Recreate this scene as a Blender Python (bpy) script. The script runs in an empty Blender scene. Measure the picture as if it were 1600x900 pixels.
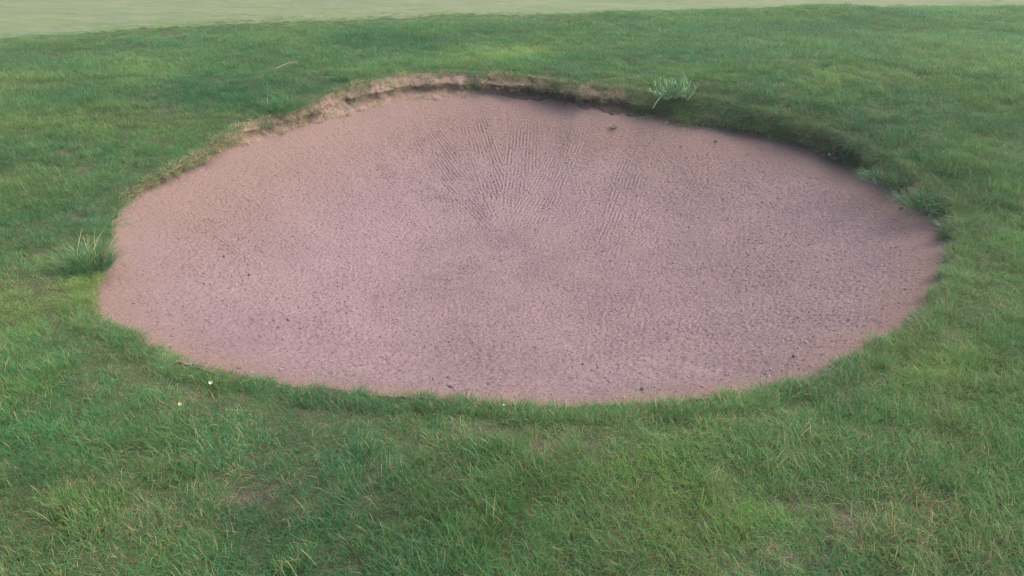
import bpy, math, random
import numpy as np
from mathutils import Vector, Matrix

random.seed(11)
rng = np.random.default_rng(11)
R = math.radians
scene = bpy.context.scene
col = scene.collection

# ---------------------------------------------------------------- camera
CAM = np.array([0.0, 0.0, 1.65])
PITCH = R(26.0)
FPX = 1331.0                      # focal length in photo pixels (1600 wide)
cam_d = bpy.data.cameras.new('camera')
cam_d.sensor_fit = 'HORIZONTAL'
cam_d.angle = 2 * math.atan(800 / FPX)
cam_d.clip_start = 0.05
cam_d.clip_end = 3000
cam = bpy.data.objects.new('camera', cam_d)
cam.location = CAM
cam.rotation_euler = (math.pi / 2 - PITCH, 0, 0)
col.objects.link(cam)
scene.camera = cam

# ---------------------------------------------------------------- sky, sun, exposure
SUN_EL, SUN_AZ = R(52), R(80)     # azimuth clockwise from +Y: far right
w = bpy.data.worlds.new('World')
scene.world = w
w.use_nodes = True
nt = w.node_tree
sky = nt.nodes.new('ShaderNodeTexSky')
sky.sky_type = 'NISHITA'
sky.sun_disc = False
sky.sun_elevation = SUN_EL
sky.sun_rotation = SUN_AZ
sky.air_density = 1.0
sky.dust_density = 4.0
sky.ozone_density = 1.0
bg = nt.nodes['Background']
nt.links.new(sky.outputs[0], bg.inputs[0])
bg.inputs[1].default_value = 0.15
sd = bpy.data.lights.new('sun', 'SUN')
sd.energy = 1.35
sd.angle = R(100)
sd.color = (1.0, 0.95, 0.88)
sun = bpy.data.objects.new('sun', sd)
dirv = Vector((math.sin(SUN_AZ) * math.cos(SUN_EL), math.cos(SUN_AZ) * math.cos(SUN_EL), math.sin(SUN_EL)))
sun.rotation_euler = dirv.to_track_quat('Z', 'Y').to_euler()
sun.location = (4, 6, 12)
col.objects.link(sun)
scene.view_settings.view_transform = 'Standard'
scene.view_settings.look = 'None'
scene.view_settings.gamma = 1
scene.view_settings.exposure = 1.15
scene.cycles.max_bounces = 6
scene.cycles.diffuse_bounces = 4
scene.cycles.use_denoising = True
try:
    scene.cycles.filter_width = 1.3
except Exception:
    pass


# ---------------------------------------------------------------- helpers
def tag(o, label=None, cat=None, group=None, kind=None):
    if label: o['label'] = label
    if cat: o['category'] = cat
    if group: o['group'] = group
    if kind: o['kind'] = kind
    return o


def sstep(a, b, x):
    t = np.clip((np.asarray(x, float) - a) / (b - a), 0, 1)
    return t * t * (3 - 2 * t)


def _hash(ix, iy, seed):
    h = (ix.astype(np.int64) * 374761393 + iy.astype(np.int64) * 668265263 + seed * 974711) & 0xffffffff
    h = ((h ^ (h >> 13)) * 1274126177) & 0xffffffff
    h = ((h ^ (h >> 16)) * 2246822519) & 0xffffffff
    return h ^ (h >> 15)


def gnoise(x, y, seed=0):
    """gradient noise, about -1..1"""
    x = np.asarray(x, float); y = np.asarray(y, float)
    ix = np.floor(x); iy = np.floor(y)
    fx = x - ix; fy = y - iy
    u = fx * fx * fx * (fx * (fx * 6 - 15) + 10)
    v = fy * fy * fy * (fy * (fy * 6 - 15) + 10)
    ix = ix.astype(np.int64); iy = iy.astype(np.int64)

    def g(dx, dy):
        a = _hash(ix + dx, iy + dy, seed).astype(float) * (2 * math.pi / 4294967296.0)
        return np.cos(a) * (fx - dx) + np.sin(a) * (fy - dy)
    n0 = g(0, 0) + u * (g(1, 0) - g(0, 0))
    n1 = g(0, 1) + u * (g(1, 1) - g(0, 1))
    return (n0 + v * (n1 - n0)) * 1.5


def fbm(x, y, seed=0, octv=3, gain=0.5):
    a, s, f = 1.0, 0.0, 1.0
    for k in range(octv):
        s = s + a * gnoise(x * f, y * f, seed + 17 * k)
        a *= gain; f *= 2.03
    return s


def mesh_np(name, verts, faces, smooth=True):
    """faces: (n,3) or (n,4) int array"""
    me = bpy.data.meshes.new(name)
    verts = np.ascontiguousarray(verts, np.float32)
    faces = np.ascontiguousarray(faces, np.int32)
    n, k = faces.shape
    me.vertices.add(len(verts))
    me.vertices.foreach_set('co', verts.ravel())
    me.loops.add(n * k)
    me.loops.foreach_set('vertex_index', faces.ravel())
    me.polygons.add(n)
    me.polygons.foreach_set('loop_start', np.arange(0, n * k, k, dtype=np.int32))
    me.polygons.foreach_set('loop_total', np.full(n, k, np.int32))
    if smooth:
        me.polygons.foreach_set('use_smooth', np.ones(n, bool))
    me.update(calc_edges=True)
    me.validate()
    return me


def fattr(me, name, vals, dom='POINT'):
    a = me.attributes.new(name, 'FLOAT', dom)
    a.data.foreach_set('value', np.ascontiguousarray(vals, np.float32))


def link(name, me, mat=None, parent=None):
    o = bpy.data.objects.new(name, me)
    if mat is not None:
        me.materials.clear(); me.materials.append(mat)
    col.objects.link(o)
    if parent is not None:
        o.parent = parent
    return o


class NT:
    """small node-building helper"""
    def __init__(self, name):
        self.m = bpy.data.materials.new(name)
        self.m.use_nodes = True
        self.t = self.m.node_tree
        self.t.nodes.clear()
        self.out = self.t.nodes.new('ShaderNodeOutputMaterial')

    def n(self, typ, **kw):
        nd = self.t.nodes.new(typ)
        for k, v in kw.items():
            setattr(nd, k, v)
        return nd

    def l(self, a, b):
        self.t.links.new(a, b)

    def setin(self, sock, v):
        if isinstance(v, bpy.types.NodeSocket):
            self.l(v, sock)
        elif isinstance(v, (tuple, list)) and len(v) == 3 and len(getattr(sock, 'default_value', (0, 0, 0))) == 4:
            sock.default_value = (*v, 1)
        else:
            sock.default_value = v

    def math(self, op, a, b=0.0, clamp=False):
        nd = self.n('ShaderNodeMath', operation=op, use_clamp=clamp)
        self.setin(nd.inputs[0], a); self.setin(nd.inputs[1], b)
        return nd.outputs[0]

    def mix(self, f, a, b, blend='MIX'):
        nd = self.n('ShaderNodeMix', data_type='RGBA', blend_type=blend)
        nd.clamp_factor = True
        self.setin(nd.inputs[0], f); self.setin(nd.inputs[6], a); self.setin(nd.inputs[7], b)
        return nd.outputs[2]

    def attr(self, name, typ='GEOMETRY'):
        nd = self.n('ShaderNodeAttribute', attribute_name=name, attribute_type=typ)
        return nd.outputs['Fac']

    def noise(self, scale, detail=3, rough=0.55, vec=None, dist=0.0):
        nd = self.n('ShaderNodeTexNoise')
        nd.inputs['Scale'].default_value = scale
        nd.inputs['Detail'].default_value = detail
        nd.inputs['Roughness'].default_value = rough
        nd.inputs['Distortion'].default_value = dist
        if vec is not None: self.l(vec, nd.inputs['Vector'])
        return nd.outputs[0]

    def ramp(self, f, a, b):
        nd = self.n('ShaderNodeMapRange', interpolation_type='SMOOTHSTEP')
        self.setin(nd.inputs[0], f)
        nd.inputs[1].default_value = a; nd.inputs[2].default_value = b
        return nd.outputs[0]

    def pos(self):
        return self.n('ShaderNodeNewGeometry').outputs['Position']

    def bump(self, h, strength, dist):
        nd = self.n('ShaderNodeBump')
        self.l(h, nd.inputs['Height'])
        nd.inputs['Strength'].default_value = strength
        nd.inputs['Distance'].default_value = dist
        return nd.outputs[0]

    def principled(self, color, rough=0.9, spec=0.2, normal=None):
        nd = self.n('ShaderNodeBsdfPrincipled')
        self.setin(nd.inputs['Base Color'], color)
        self.setin(nd.inputs['Roughness'], rough)
        nd.inputs['Specular IOR Level'].default_value = spec
        if normal is not None: self.l(normal, nd.inputs['Normal'])
        return nd.outputs[0]

    def done(self, shader):
        self.l(shader, self.out.inputs['Surface'])
        return self.m


# ---------------------------------------------------------------- lie of the land
def G(x, y):
    """height of the turf surface"""
    x = np.asarray(x, float); y = np.asarray(y, float)
    z = 0.10 * sstep(4.5, 7.2, y)
    z = z + 0.16 * np.exp(-(((x - 3.6) / 2.0) ** 2 + ((y - 7.2) / 2.2) ** 2))      # mound at the far right
    z = z + 0.05 * np.exp(-(((x + 3.4) / 1.6) ** 2 + ((y - 6.5) / 2.0) ** 2))
    z = z + 0.10 * np.exp(-(((x - 3.9) / 0.9) ** 2 + ((y - 10.6) / 0.7) ** 2))
    z = z - 0.22 * sstep(10.2, 14.0, y)
    z = z + 0.025 * gnoise(x * 0.7 + 3, y * 0.7, 5) + 0.012 * gnoise(x * 2.1, y * 2.1, 6)
    far = sstep(12, 60, np.hypot(x, y))
    z = z + far * 0.6 * gnoise(x * 0.02, y * 0.02, 9)
    return z


CP, SP = math.cos(PITCH), math.sin(PITCH)


def ray(px, py):
    a = (np.asarray(px, float) - 800) / FPX
    b = (450 - np.asarray(py, float)) / FPX
    return a, CP + b * SP, -SP + b * CP


def ground_at(px, py, dz=0.0):
    """where the sight line through a photo pixel meets the turf (plus dz)"""
    dx, dy, dzv = ray(px, py)
    z = np.zeros_like(dx) + dz
    for _ in range(40):
        t = (z - CAM[2]) / dzv
        x, y = dx * t, dy * t
        z = 0.5 * z + 0.5 * (G(x, y) + dz)
    t = (z - CAM[2]) / dzv
    return dx * t, dy * t


def place(px, py, dz=0.0):
    x, y = ground_at(np.array([px]), np.array([py]), dz)
    x, y = float(x[0]), float(y[0])
    return x, y, float(turf_z(np.array([x]), np.array([y]))[0]) + dz


CX, CY = 0.08, 4.6
sand_px = np.array([(145, 455), (158, 430), (168, 400), (170, 372), (172, 350), (185, 330), (215, 302), (250, 283), (290, 262), (330, 243), (380, 224),
    (430, 209), (480, 192), (520, 180), (570, 167), (620, 158), (680, 151), (740, 148), (800, 149), (850, 151), (880, 154),
    (910, 166), (950, 176), (990, 182), (1030, 190), (1050, 199), (1100, 211), (1150, 217), (1200, 224), (1250, 241), (1300, 261),
    (1340, 274), (1380, 296), (1420, 313), (1462, 326), (1474, 350), (1478, 390), (1470, 420), (1455, 450), (1440, 480),
    (1425, 503), (1400, 523), (1370, 543), (1330, 562), (1280, 585), (1220, 604), (1150, 616), (1080, 624), (1000, 630),
    (930, 635), (870, 635), (800, 631), (750, 628), (690, 624), (620, 619), (550, 612), (480, 605), (420, 598), (370, 590),
    (330, 580), (290, 567), (255, 550), (220, 530), (185, 508), (160, 485)], float)
rim_px = np.array([(142, 455), (156, 428), (164, 400), (166, 372), (170, 342), (182, 322), (212, 293), (248, 272), (288, 250), (330, 227), (368, 205),
    (392, 192), (420, 181), (450, 180), (480, 166), (510, 150), (540, 140), (575, 131), (600, 124), (650, 118), (700, 117), (760, 119), (820, 123),
    (870, 130), (920, 137), (970, 142), (1010, 150), (1060, 160), (1110, 168), (1160, 181), (1220, 193), (1280, 212), (1340, 238),
    (1400, 268), (1440, 292), (1480, 316), (1490, 350), (1490, 390), (1482, 425), (1466, 457), (1450, 488), (1433, 511),
    (1408, 532), (1376, 553), (1334, 572), (1284, 595), (1222, 614), (1152, 627), (1080, 635), (1000, 641), (930, 646), (870, 646),
    (800, 642), (750, 638), (690, 634), (620, 629), (550, 622), (480, 615), (420, 607), (370, 599), (328, 588), (286, 575), (250, 557), (214, 537),
    (178, 513), (154, 488)], float)
# drop from turf to the top of the sand, by place round the rim
sand_px[:, 0] += -20 * sstep(330, 150, sand_px[:, 0]) * sstep(335, 430, sand_px[:, 1]) + 12 * sstep(1300, 1470, sand_px[:, 0]) * sstep(240, 330, sand_px[:, 1])
_bk2 = np.interp(sand_px[:, 0], [340, 420, 900, 980, 1060, 1400, 1480], [0, 4, 4, 0, -12, -20, 0]) * sstep(430, 330, sand_px[:, 1])
sand_px[:, 1] += _bk2
rim_px[:, 1] -= np.interp(rim_px[:, 0], [300, 380, 950, 1020], [0, 5, 5, 0]) * sstep(430, 330, rim_px[:, 1])
_sx, _sy = sand_px[:, 0], sand_px[:, 1]
up = sstep(430, 300, _sy)
drop = 0.016 + 0.014 * sstep(560, 430, _sy) + up * np.interp(_sx, [150, 300, 400, 520, 600, 900, 1000, 1150, 1350, 1480], [0.0, 0.04, 0.09, 0.13, 0.15, 0.15, 0.15, 0.15, 0.14, 0.07])
sx_, sy_ = ground_at(_sx, _sy, -drop)
rx_, ry_ = ground_at(rim_px[:, 0], rim_px[:, 1], 0.0)


def polar(x, y):
    return np.arctan2(y - CY, x - CX), np.hypot(x - CX, y - CY)


def periodic(th, val):
    o = np.argsort(th)
    th, val = th[o], val[o]
    return lambda q: np.interp(q, th, val, period=2 * math.pi)


_bk = np.interp(rim_px[:, 0], [960, 1060, 1400, 1500], [0, 20, 22, 4]) * sstep(430, 330, rim_px[:, 1])
rx_, ry_ = ground_at(rim_px[:, 0] + 0.25 * _bk - 22 * sstep(330, 150, rim_px[:, 0]) * sstep(325, 430, rim_px[:, 1]) - 3 * sstep(330, 150, rim_px[:, 0]) + 14 * sstep(1300, 1470, rim_px[:, 0]) * sstep(240, 330, rim_px[:, 1]), rim_px[:, 1] - _bk, 0.0)
ths, rs_ = polar(sx_, sy_)
thr, rr_ = polar(rx_, ry_)
_fs, _fr, _fd = periodic(ths, rs_), periodic(thr, rr_), periodic(ths, drop)
NT_ = 2048
TH = np.linspace(-math.pi, math.pi, NT_, endpoint=False)


def smooth(a, k):
    ker = np.hanning(2 * k + 3)[1:-1]; ker /= ker.sum()
    return np.convolve(np.concatenate([a[-k:], a, a[:k]]), ker, 'valid')


def ring_noise(freq, seed):
    return gnoise(np.cos(TH) * freq, np.sin(TH) * freq, seed)


RS_T = smooth(_fs(TH), 9) + 0.012 * ring_noise(14, 3) + 0.006 * ring_noise(40, 4)
RR_T = smooth(_fr(TH), 9) + 0.018 * ring_noise(12, 7) + 0.012 * ring_noise(34, 8)
DR_T = smooth(_fd(TH), 12)
RR_T = np.maximum(RR_T, RS_T - 0.06)
# where each kind of edge lies (weights round the rim), from where the edge is in plan
_ex, _ey = CX + RR_T * np.cos(TH), CY + RR_T * np.sin(TH)
farw = sstep(4.6, 5.4, _ey)
SOIL_T = smooth(farw * sstep(-2.0, -1.5, _ex) * sstep(1.55, 1.05, _ex), 20)      # bare soil face
BANK_T = smooth(sstep(0.85, 1.3, _ex) * sstep(3.9, 4.5, _ey), 20)                 # grassy bank
STRAW_T = smooth(sstep(4.0, 5.0, _ey) * sstep(0.2, -0.5, _ex), 20)                # dead fibre, left


def at_th(tab):
    return lambda th: np.interp(th, TH, tab, period=2 * math.pi)


RS, RR, DR, SOIL, BANK, STRAW = [at_th(t) for t in (RS_T, RR_T, DR_T, SOIL_T, BANK_T, STRAW_T)]
RIMDROP_T = 0.03 * BANK_T + 0.01
RIMDROP = at_th(RIMDROP_T)


def turf_z(x, y, th=None, d=None):
    if th is None:
        th, r_ = polar(x, y); d = r_ - RR(th)
    return G(x, y) - RIMDROP(th) * np.exp(-(np.maximum(d, 0) / 0.16) ** 2)


ZS_T = G(CX + RS_T * np.cos(TH), CY + RS_T * np.sin(TH)) - DR_T
ZS = at_th(ZS_T)
ZC = -0.50


def sand_base(x, y):
    th, r = polar(x, y)
    u = r / RS(th)
    wgt = np.clip(u, 0, 1.1) ** 2.1
    z = ZS(th) * wgt + ZC * (1 - wgt)
    return z, u, th, r


# mown line beyond the rough
_bx = np.array([-40, 0, 100, 200, 400, 600, 800, 1000, 1200, 1400, 1600, 1640], float)
_by = np.array([62, 57, 50, 43, 32, 25, 20, 16, 12, 9, 6, 5.5], float)
mx_, my_ = ground_at(_bx, _by)


def mown_y(x):
    return np.interp(x, np.concatenate([[-60], mx_, [60]]), np.concatenate([[my_[0] - 14], my_, [my_[-1] + 10]])) + 0.05 * gnoise(np.asarray(x) * 1.3, np.asarray(x) * 0.0 + 4.2, 31)


# ---------------------------------------------------------------- materials
def mat_ground():
    m = NT('turf_soil')
    p = m.pos()
    n1 = m.noise(9, 4, 0.6, p); n2 = m.noise(140, 3, 0.6, p); n3 = m.noise(2.2, 3, 0.5, p)
    c = m.mix(m.ramp(n1, 0.35, 0.65), (0.045, 0.065, 0.026), (0.075, 0.085, 0.04))
    c = m.mix(m.math('MULTIPLY', m.ramp(n2, 0.52, 0.72), 0.5), c, (0.19, 0.16, 0.09))
    c = m.mix(m.math('MULTIPLY', m.ramp(n3, 0.45, 0.7), 0.4), c, (0.045, 0.075, 0.028))
    bare = m.attr('bare')
    soil = m.mix(m.ramp(n2, 0.3, 0.7), (0.085, 0.065, 0.05), (0.16, 0.125, 0.10))
    c = m.mix(bare, c, soil)
    nrm = m.bump(m.math('ADD', n2, n1), 0.8, 0.012)
    return m.done(m.principled(c, 0.95, 0.1, nrm))


def mat_green():
    m = NT('mown_turf')
    p = m.pos()
    mp = m.n('ShaderNodeMapping'); m.l(p, mp.inputs[0]); mp.inputs['Scale'].default_value = (0.35, 1.6, 1)
    n1 = m.noise(1.6, 4, 0.55, mp.outputs[0]); n2 = m.noise(60, 3, 0.6, p); n3 = m.noise(6, 4, 0.6, mp.outputs[0])
    c = m.mix(m.ramp(n1, 0.3, 0.7), (0.110, 0.153, 0.057), (0.150, 0.175, 0.074))
    c = m.mix(m.math('MULTIPLY', m.ramp(n3, 0.42, 0.68), 0.75), c, (0.20, 0.197, 0.132))
    c = m.mix(m.math('MULTIPLY', m.ramp(n2, 0.4, 0.65), 0.5), c, (0.097, 0.133, 0.06))
    nrm = m.bump(n2, 0.6, 0.006)
    return m.done(m.principled(c, 0.9, 0.15, nrm))


def mat_sand():
    m = NT('red_sand')
    p = m.pos()
    e = m.attr('edge'); dk = m.attr('damp')
    n1 = m.noise(1.7, 4, 0.5, p); n2 = m.noise(260, 3, 0.65, p); n3 = m.noise(45, 3, 0.6, p); n4 = m.noise(700, 2, 0.6, p)
    c = m.mix(m.ramp(n1, 0.35, 0.65), (0.292, 0.200, 0.199), (0.332, 0.231, 0.226))
    mp = m.n('ShaderNodeMapping'); m.l(p, mp.inputs[0]); mp.inputs['Scale'].default_value = (0.62, 1.0, 1.0)
    n5 = m.noise(95, 3, 0.62, mp.outputs[0])
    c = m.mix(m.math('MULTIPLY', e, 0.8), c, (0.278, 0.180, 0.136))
    c = m.mix(m.math('MULTIPLY', m.ramp(n5, 0.53, 0.66), 0.5), c, (0.160, 0.106, 0.106))
    c = m.mix(m.math('MULTIPLY', m.ramp(n5, 0.46, 0.34), 0.35), c, (0.33, 0.24, 0.235))
    c = m.mix(m.math('MULTIPLY', m.ramp(n2, 0.50, 0.72), 0.35), c, (0.145, 0.095, 0.095))
    c = m.mix(m.math('MULTIPLY', m.ramp(n4, 0.58, 0.75), 0.45), c, (0.36, 0.28, 0.28))
    c = m.mix(m.math('MULTIPLY', dk, 0.10), c, (0.17, 0.122, 0.128))
    nrm = m.bump(m.math('ADD', m.math('MULTIPLY', n2, 1.0), m.math('MULTIPLY', n5, 1.2)), 1.0, 0.010)
    return m.done(m.principled(c, 0.95, 0.08, nrm))


def mat_crumb():
    m = NT('sand_crumb')
    r = m.attr('tone', 'INSTANCER')
    n = m.noise(400, 2, 0.6, m.pos())
    c = m.mix(r, (0.215, 0.148, 0.148), (0.32, 0.235, 0.235))
    c = m.mix(m.math('MULTIPLY', m.ramp(n, 0.4, 0.7), 0.4), c, (0.21, 0.145, 0.145))
    return m.done(m.principled(c, 0.95, 0.08))


def mat_lip():
    m = NT('lip_soil')
    p = m.pos()
    v = m.attr('down'); so = m.attr('soil'); st = m.attr('straw')
    n1 = m.noise(14, 4, 0.65, p); n2 = m.noise(90, 4, 0.65, p); n3 = m.noise(330, 2, 0.6, p)
    mp = m.n('ShaderNodeMapping'); m.l(p, mp.inputs[0]); mp.inputs['Scale'].default_value = (1, 1, 0.25)
    fib = m.noise(160, 3, 0.6, mp.outputs[0])
    soil = m.mix(m.ramp(n2, 0.35, 0.65), (0.075, 0.052, 0.043), (0.17, 0.115, 0.092))
    tan = m.mix(m.ramp(fib, 0.35, 0.65), (0.22, 0.155, 0.115), (0.38, 0.285, 0.21))
    vv = m.math('ADD', v, m.math('MULTIPLY', m.math('SUBTRACT', n1, 0.5), 0.9))
    c = m.mix(m.ramp(vv, 0.46, 0.62), tan, soil)
    c2 = m.mix(m.ramp(n1, 0.40, 0.60), tan, (0.29, 0.190, 0.150))
    c2 = m.mix(m.math('MULTIPLY', m.ramp(n2, 0.5, 0.7), 0.6), c2, (0.13, 0.09, 0.07))
    c = m.mix(st, c, c2)
    turf = m.mix(n2, (0.035, 0.058, 0.028), (0.065, 0.075, 0.04))
    both = m.math('MAXIMUM', so, st)
    c = m.mix(both, turf, c)
    nrm = m.bump(m.math('ADD', n2, m.math('MULTIPLY', fib, 0.8)), 1.0, 0.015)
    return m.done(m.principled(c, 0.95, 0.08, nrm))


def mat_grass(name='grass_blade', inst=True):
    m = NT(name)
    typ = 'INSTANCER' if inst else 'GEOMETRY'
    hue, dry, val = m.attr('hue', typ), m.attr('dry', typ), m.attr('val', typ)
    r, t, r2 = m.attr('rnd'), m.attr('along'), m.attr('rnd2')
    h = m.math('ADD', hue, m.math('MULTIPLY', m.math('SUBTRACT', r2, 0.5), 0.6), True)
    g = m.mix(h, (0.046, 0.200, 0.064), (0.175, 0.320, 0.050))
    pale = m.mix(r2, g, (0.175, 0.350, 0.130))
    g = m.mix(m.math('GREATER_THAN', r, 0.80), g, pale)
    straw = m.mix(r2, (0.27, 0.225, 0.095), (0.45, 0.425, 0.185))
    isdry = m.math('LESS_THAN', r, dry)
    c = m.mix(isdry, g, straw)
    brown = m.mix(r2, (0.10, 0.072, 0.042), (0.22, 0.165, 0.095))
    c = m.mix(m.math('GREATER_THAN', m.attr('thatch'), 0.5), c, brown)
    vn = m.n('ShaderNodeVectorMath', operation='SCALE'); m.l(c, vn.inputs[0]); m.l(val, vn.inputs['Scale'])
    c = vn.outputs[0]
    pr = m.principled(c, 0.55, 0.35)
    tr = m.n('ShaderNodeBsdfTranslucent'); m.l(c, tr.inputs[0])
    mx = m.n('ShaderNodeMixShader'); mx.inputs[0].default_value = 0.42
    m.l(pr, mx.inputs[1]); m.l(tr.outputs[0], mx.inputs[2])
    return m.done(mx.outputs[0])


def mat_plain(name, a, b, scale=120, rough=0.7, spec=0.25, transl=0.0):
    m = NT(name)
    c = m.mix(m.ramp(m.noise(scale, 3, 0.6, m.pos()), 0.35, 0.65), a, b)
    pr = m.principled(c, rough, spec)
    if transl:
        tr = m.n('ShaderNodeBsdfTranslucent'); m.l(c, tr.inputs[0])
        mx = m.n('ShaderNodeMixShader'); mx.inputs[0].default_value = transl
        m.l(pr, mx.inputs[1]); m.l(tr.outputs[0], mx.inputs[2]); pr = mx.outputs[0]
    return m.done(pr)


M_GROUND, M_GREEN, M_SAND, M_CRUMB, M_LIP = mat_ground(), mat_green(), mat_sand(), mat_crumb(), mat_lip()
M_GRASS, M_TUFT = mat_grass(), mat_grass('tuft_blade', False)

# ---------------------------------------------------------------- ground and mown green (one sheet, split at the mowing line)
# bare / worn patches in the turf: pixel, radius m, strength
BARE = [(865, 694, 0.07, 1.0), (1360, 828, 0.11, 0.9), (1455, 788, 0.09, 1.0), (1425, 772, 0.07, .8), (1260, 790, 0.05, .9), (405, 772, 0.07, 0.8),
        (225, 800, 0.07, 0.7), (1250, 862, 0.06, .7), (1378, 850, 0.06, .6), (1540, 465, 0.08, 0.5), (240, 160, 0.09, 0.5), (120, 183, 0.07, 0.6),
        (265, 170, 0.09, 0.6), (1215, 870, 0.05, .8), (1100, 178, 0.13, 0.7), (320, 612, 0.06, 0.6), (480, 622, 0.08, 0.5), (735, 672, 0.06, 0.5),
        (1085, 820, 0.05, 0.6), (115, 340, 0.08, .6), (1000, 775, 0.05, .5), (560, 870, 0.06, .5), (280, 812, 0.05, .6), (930, 690, 0.04, .4)]
bx_, by_ = ground_at(np.array([b[0] for b in BARE], float), np.array([b[1] for b in BARE], float))


def bare_at(x, y):
    v = np.zeros_like(x)
    wob = 0.35 * gnoise(x * 14, y * 14, 41)
    for (b, px, py) in zip(BARE, bx_, by_):
        d = np.hypot((x - px) / 1.5, y - py) / b[2]
        v = np.maximum(v, 0.75 * b[3] * sstep(1.15, 0.45, d + wob))
    return v


s_near = np.concatenate([np.arange(0, 0.5, 0.018), np.geomspace(0.5, 9, 130), np.geomspace(9.5, 900, 46)])
NS = len(s_near)
tt = TH[::2]; nth = len(tt)
rad = RR(tt)[:, None] + s_near[None, :]
gx = CX + rad * np.cos(tt)[:, None]; gy = CY + rad * np.sin(tt)[:, None]
gz = turf_z(gx, gy, tt[:, None] + 0 * gx, s_near[None, :] + 0 * gx)
micro = sstep(0.0, 0.1, s_near)[None, :] * sstep(14, 6, s_near)[None, :]
gz = gz + micro * (0.010 * gnoise(gx * 9, gy * 9, 21) + 0.005 * gnoise(gx * 23, gy * 23, 22))
brv = bare_at(gx, gy)
gz = gz - 0.018 * brv
V = np.stack([gx, gy, gz], -1).reshape(-1, 3)
i = np.arange(nth)[:, None]; j = np.arange(NS - 1)[None, :]
i2 = (i + 1) % nth
F = np.stack([i * NS + j + 0 * i, i * NS + j + 1, i2 * NS + j + 1, i2 * NS + j], -1).reshape(-1, 4)
fc = V[F].mean(1)
ismown = fc[:, 1] > mown_y(fc[:, 0]) - 0.22


def sub_mesh(name, faces, extra):
    used, inv = np.unique(faces, return_inverse=True)
    me = mesh_np(name, V[used], inv.reshape(-1, 4))
    for k, v in extra.items():
        fattr(me, k, v.ravel()[used])
    return me


tag(link('ground', sub_mesh('ground', F[~ismown], {'bare': brv}), M_GROUND), kind='structure')
tag(link('putting_green', sub_mesh('putting_green', F[ismown], {'bare': brv}), M_GREEN), kind='structure')

# ---------------------------------------------------------------- sand
CELL = 0.0056
xs = np.arange(CX - 2.75, CX + 2.75, CELL); ys = np.arange(2.0, 7.9, CELL)
X, Y = np.meshgrid(xs, ys)
# rake tracks: pixel polylines of passes with their half width
rake_passes = [((655, 195), (790, 355), 0.17), ((735, 180), (800, 350), 0.15), ((820, 180), (808, 350), 0.15), ((900, 195), (818, 350), 0.16),
               ((560, 470), (815, 380), 0.12), ((570, 425), (700, 372), 0.08), ((430, 520), (640, 450), 0.10), ((1000, 240), (940, 400), 0.13), ((560, 235), (720, 330), 0.13),
               ((1120, 250), (960, 390), 0.14), ((300, 330), (420, 420), 0.12), ((860, 590), (1150, 500), 0.12), ((1080, 590), (1280, 500), 0.11)]


def sand_xy(px, py):
    dx, dy, dz = ray(px, py)
    z = -0.25
    for _ in range(30):
        t = (z - CAM[2]) / dz
        z = 0.5 * z + 0.5 * float(sand_base(np.array([dx * t]), np.array([dy * t]))[0][0])
    t = (z - CAM[2]) / dz
    return dx * t, dy * t, z


def sand_height(X, Y, fine=True):
    z, u, th, r = sand_base(X, Y)
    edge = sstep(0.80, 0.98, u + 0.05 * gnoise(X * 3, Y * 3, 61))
    z = z + 0.010 * gnoise(X * 1.9, Y * 1.9, 51) + 0.005 * gnoise(X * 5, Y * 5, 52)
    groove = np.zeros_like(z)
    for kp_, (p0, p1, hw) in enumerate(rake_passes):
        a = np.array(sand_xy(*p0)[:2]); b = np.array(sand_xy(*p1)[:2])
        d = b - a; L = np.hypot(*d); d /= L
        s = (X - a[0]) * d[0] + (Y - a[1]) * d[1]
        q = -(X - a[0]) * d[1] + (Y - a[1]) * d[0] + 0.010 * gnoise(X * 1.6 + 5, Y * 1.6, 57) + 0.004 * gnoise(X * 15, Y * 15, 65)
        m = sstep(-0.05, 0.12, s) * sstep(L + 0.05, L - 0.12, s) * sstep(hw, hw * 0.8, np.abs(q))
        g = np.sin(2 * math.pi * (q / 0.027 if not 4 <= kp_ <= 6 else (s + 0.5 * q) / 0.034))
        groove = groove * (1 - m) + m * g * sstep(-.45, .25, gnoise(X * 7, Y * 7, 58)) * (0.75 if 4 <= kp_ <= 6 else 0.85)
    z = z + 0.0046 * groove * (1 - 0.6 * edge)
    # crumbly grain stretched along the raking direction
    ca, sa = np.cos(th), np.sin(th)
    tx = th * 2.0
    wx = 0.012 * gnoise(X * 30, Y * 30, 63)
    g1 = gnoise(tx * 30 + 2, (r + wx) * 74, 55); g2 = gnoise(X * 84, Y * 92, 56); g3 = gnoise(X * 46 + wx * 40, Y * 58, 59)
    patch = 0.9 + 0.2 * gnoise(X * 2.6, Y * 2.6, 60)
    g4 = gnoise(X * 115 + 7, Y * 125, 64)
    grain = -1.15 * np.maximum(0, g1 - 0.0) - 0.45 * np.maximum(0, g2 - 0.05) + 0.45 * g3 + 0.55 * g4
    z = z + 0.0100 * grain * patch * (1 - 0.5 * edge)
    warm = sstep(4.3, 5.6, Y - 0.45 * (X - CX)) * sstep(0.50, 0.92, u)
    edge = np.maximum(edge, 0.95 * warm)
    return z, u, edge, g2


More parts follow.
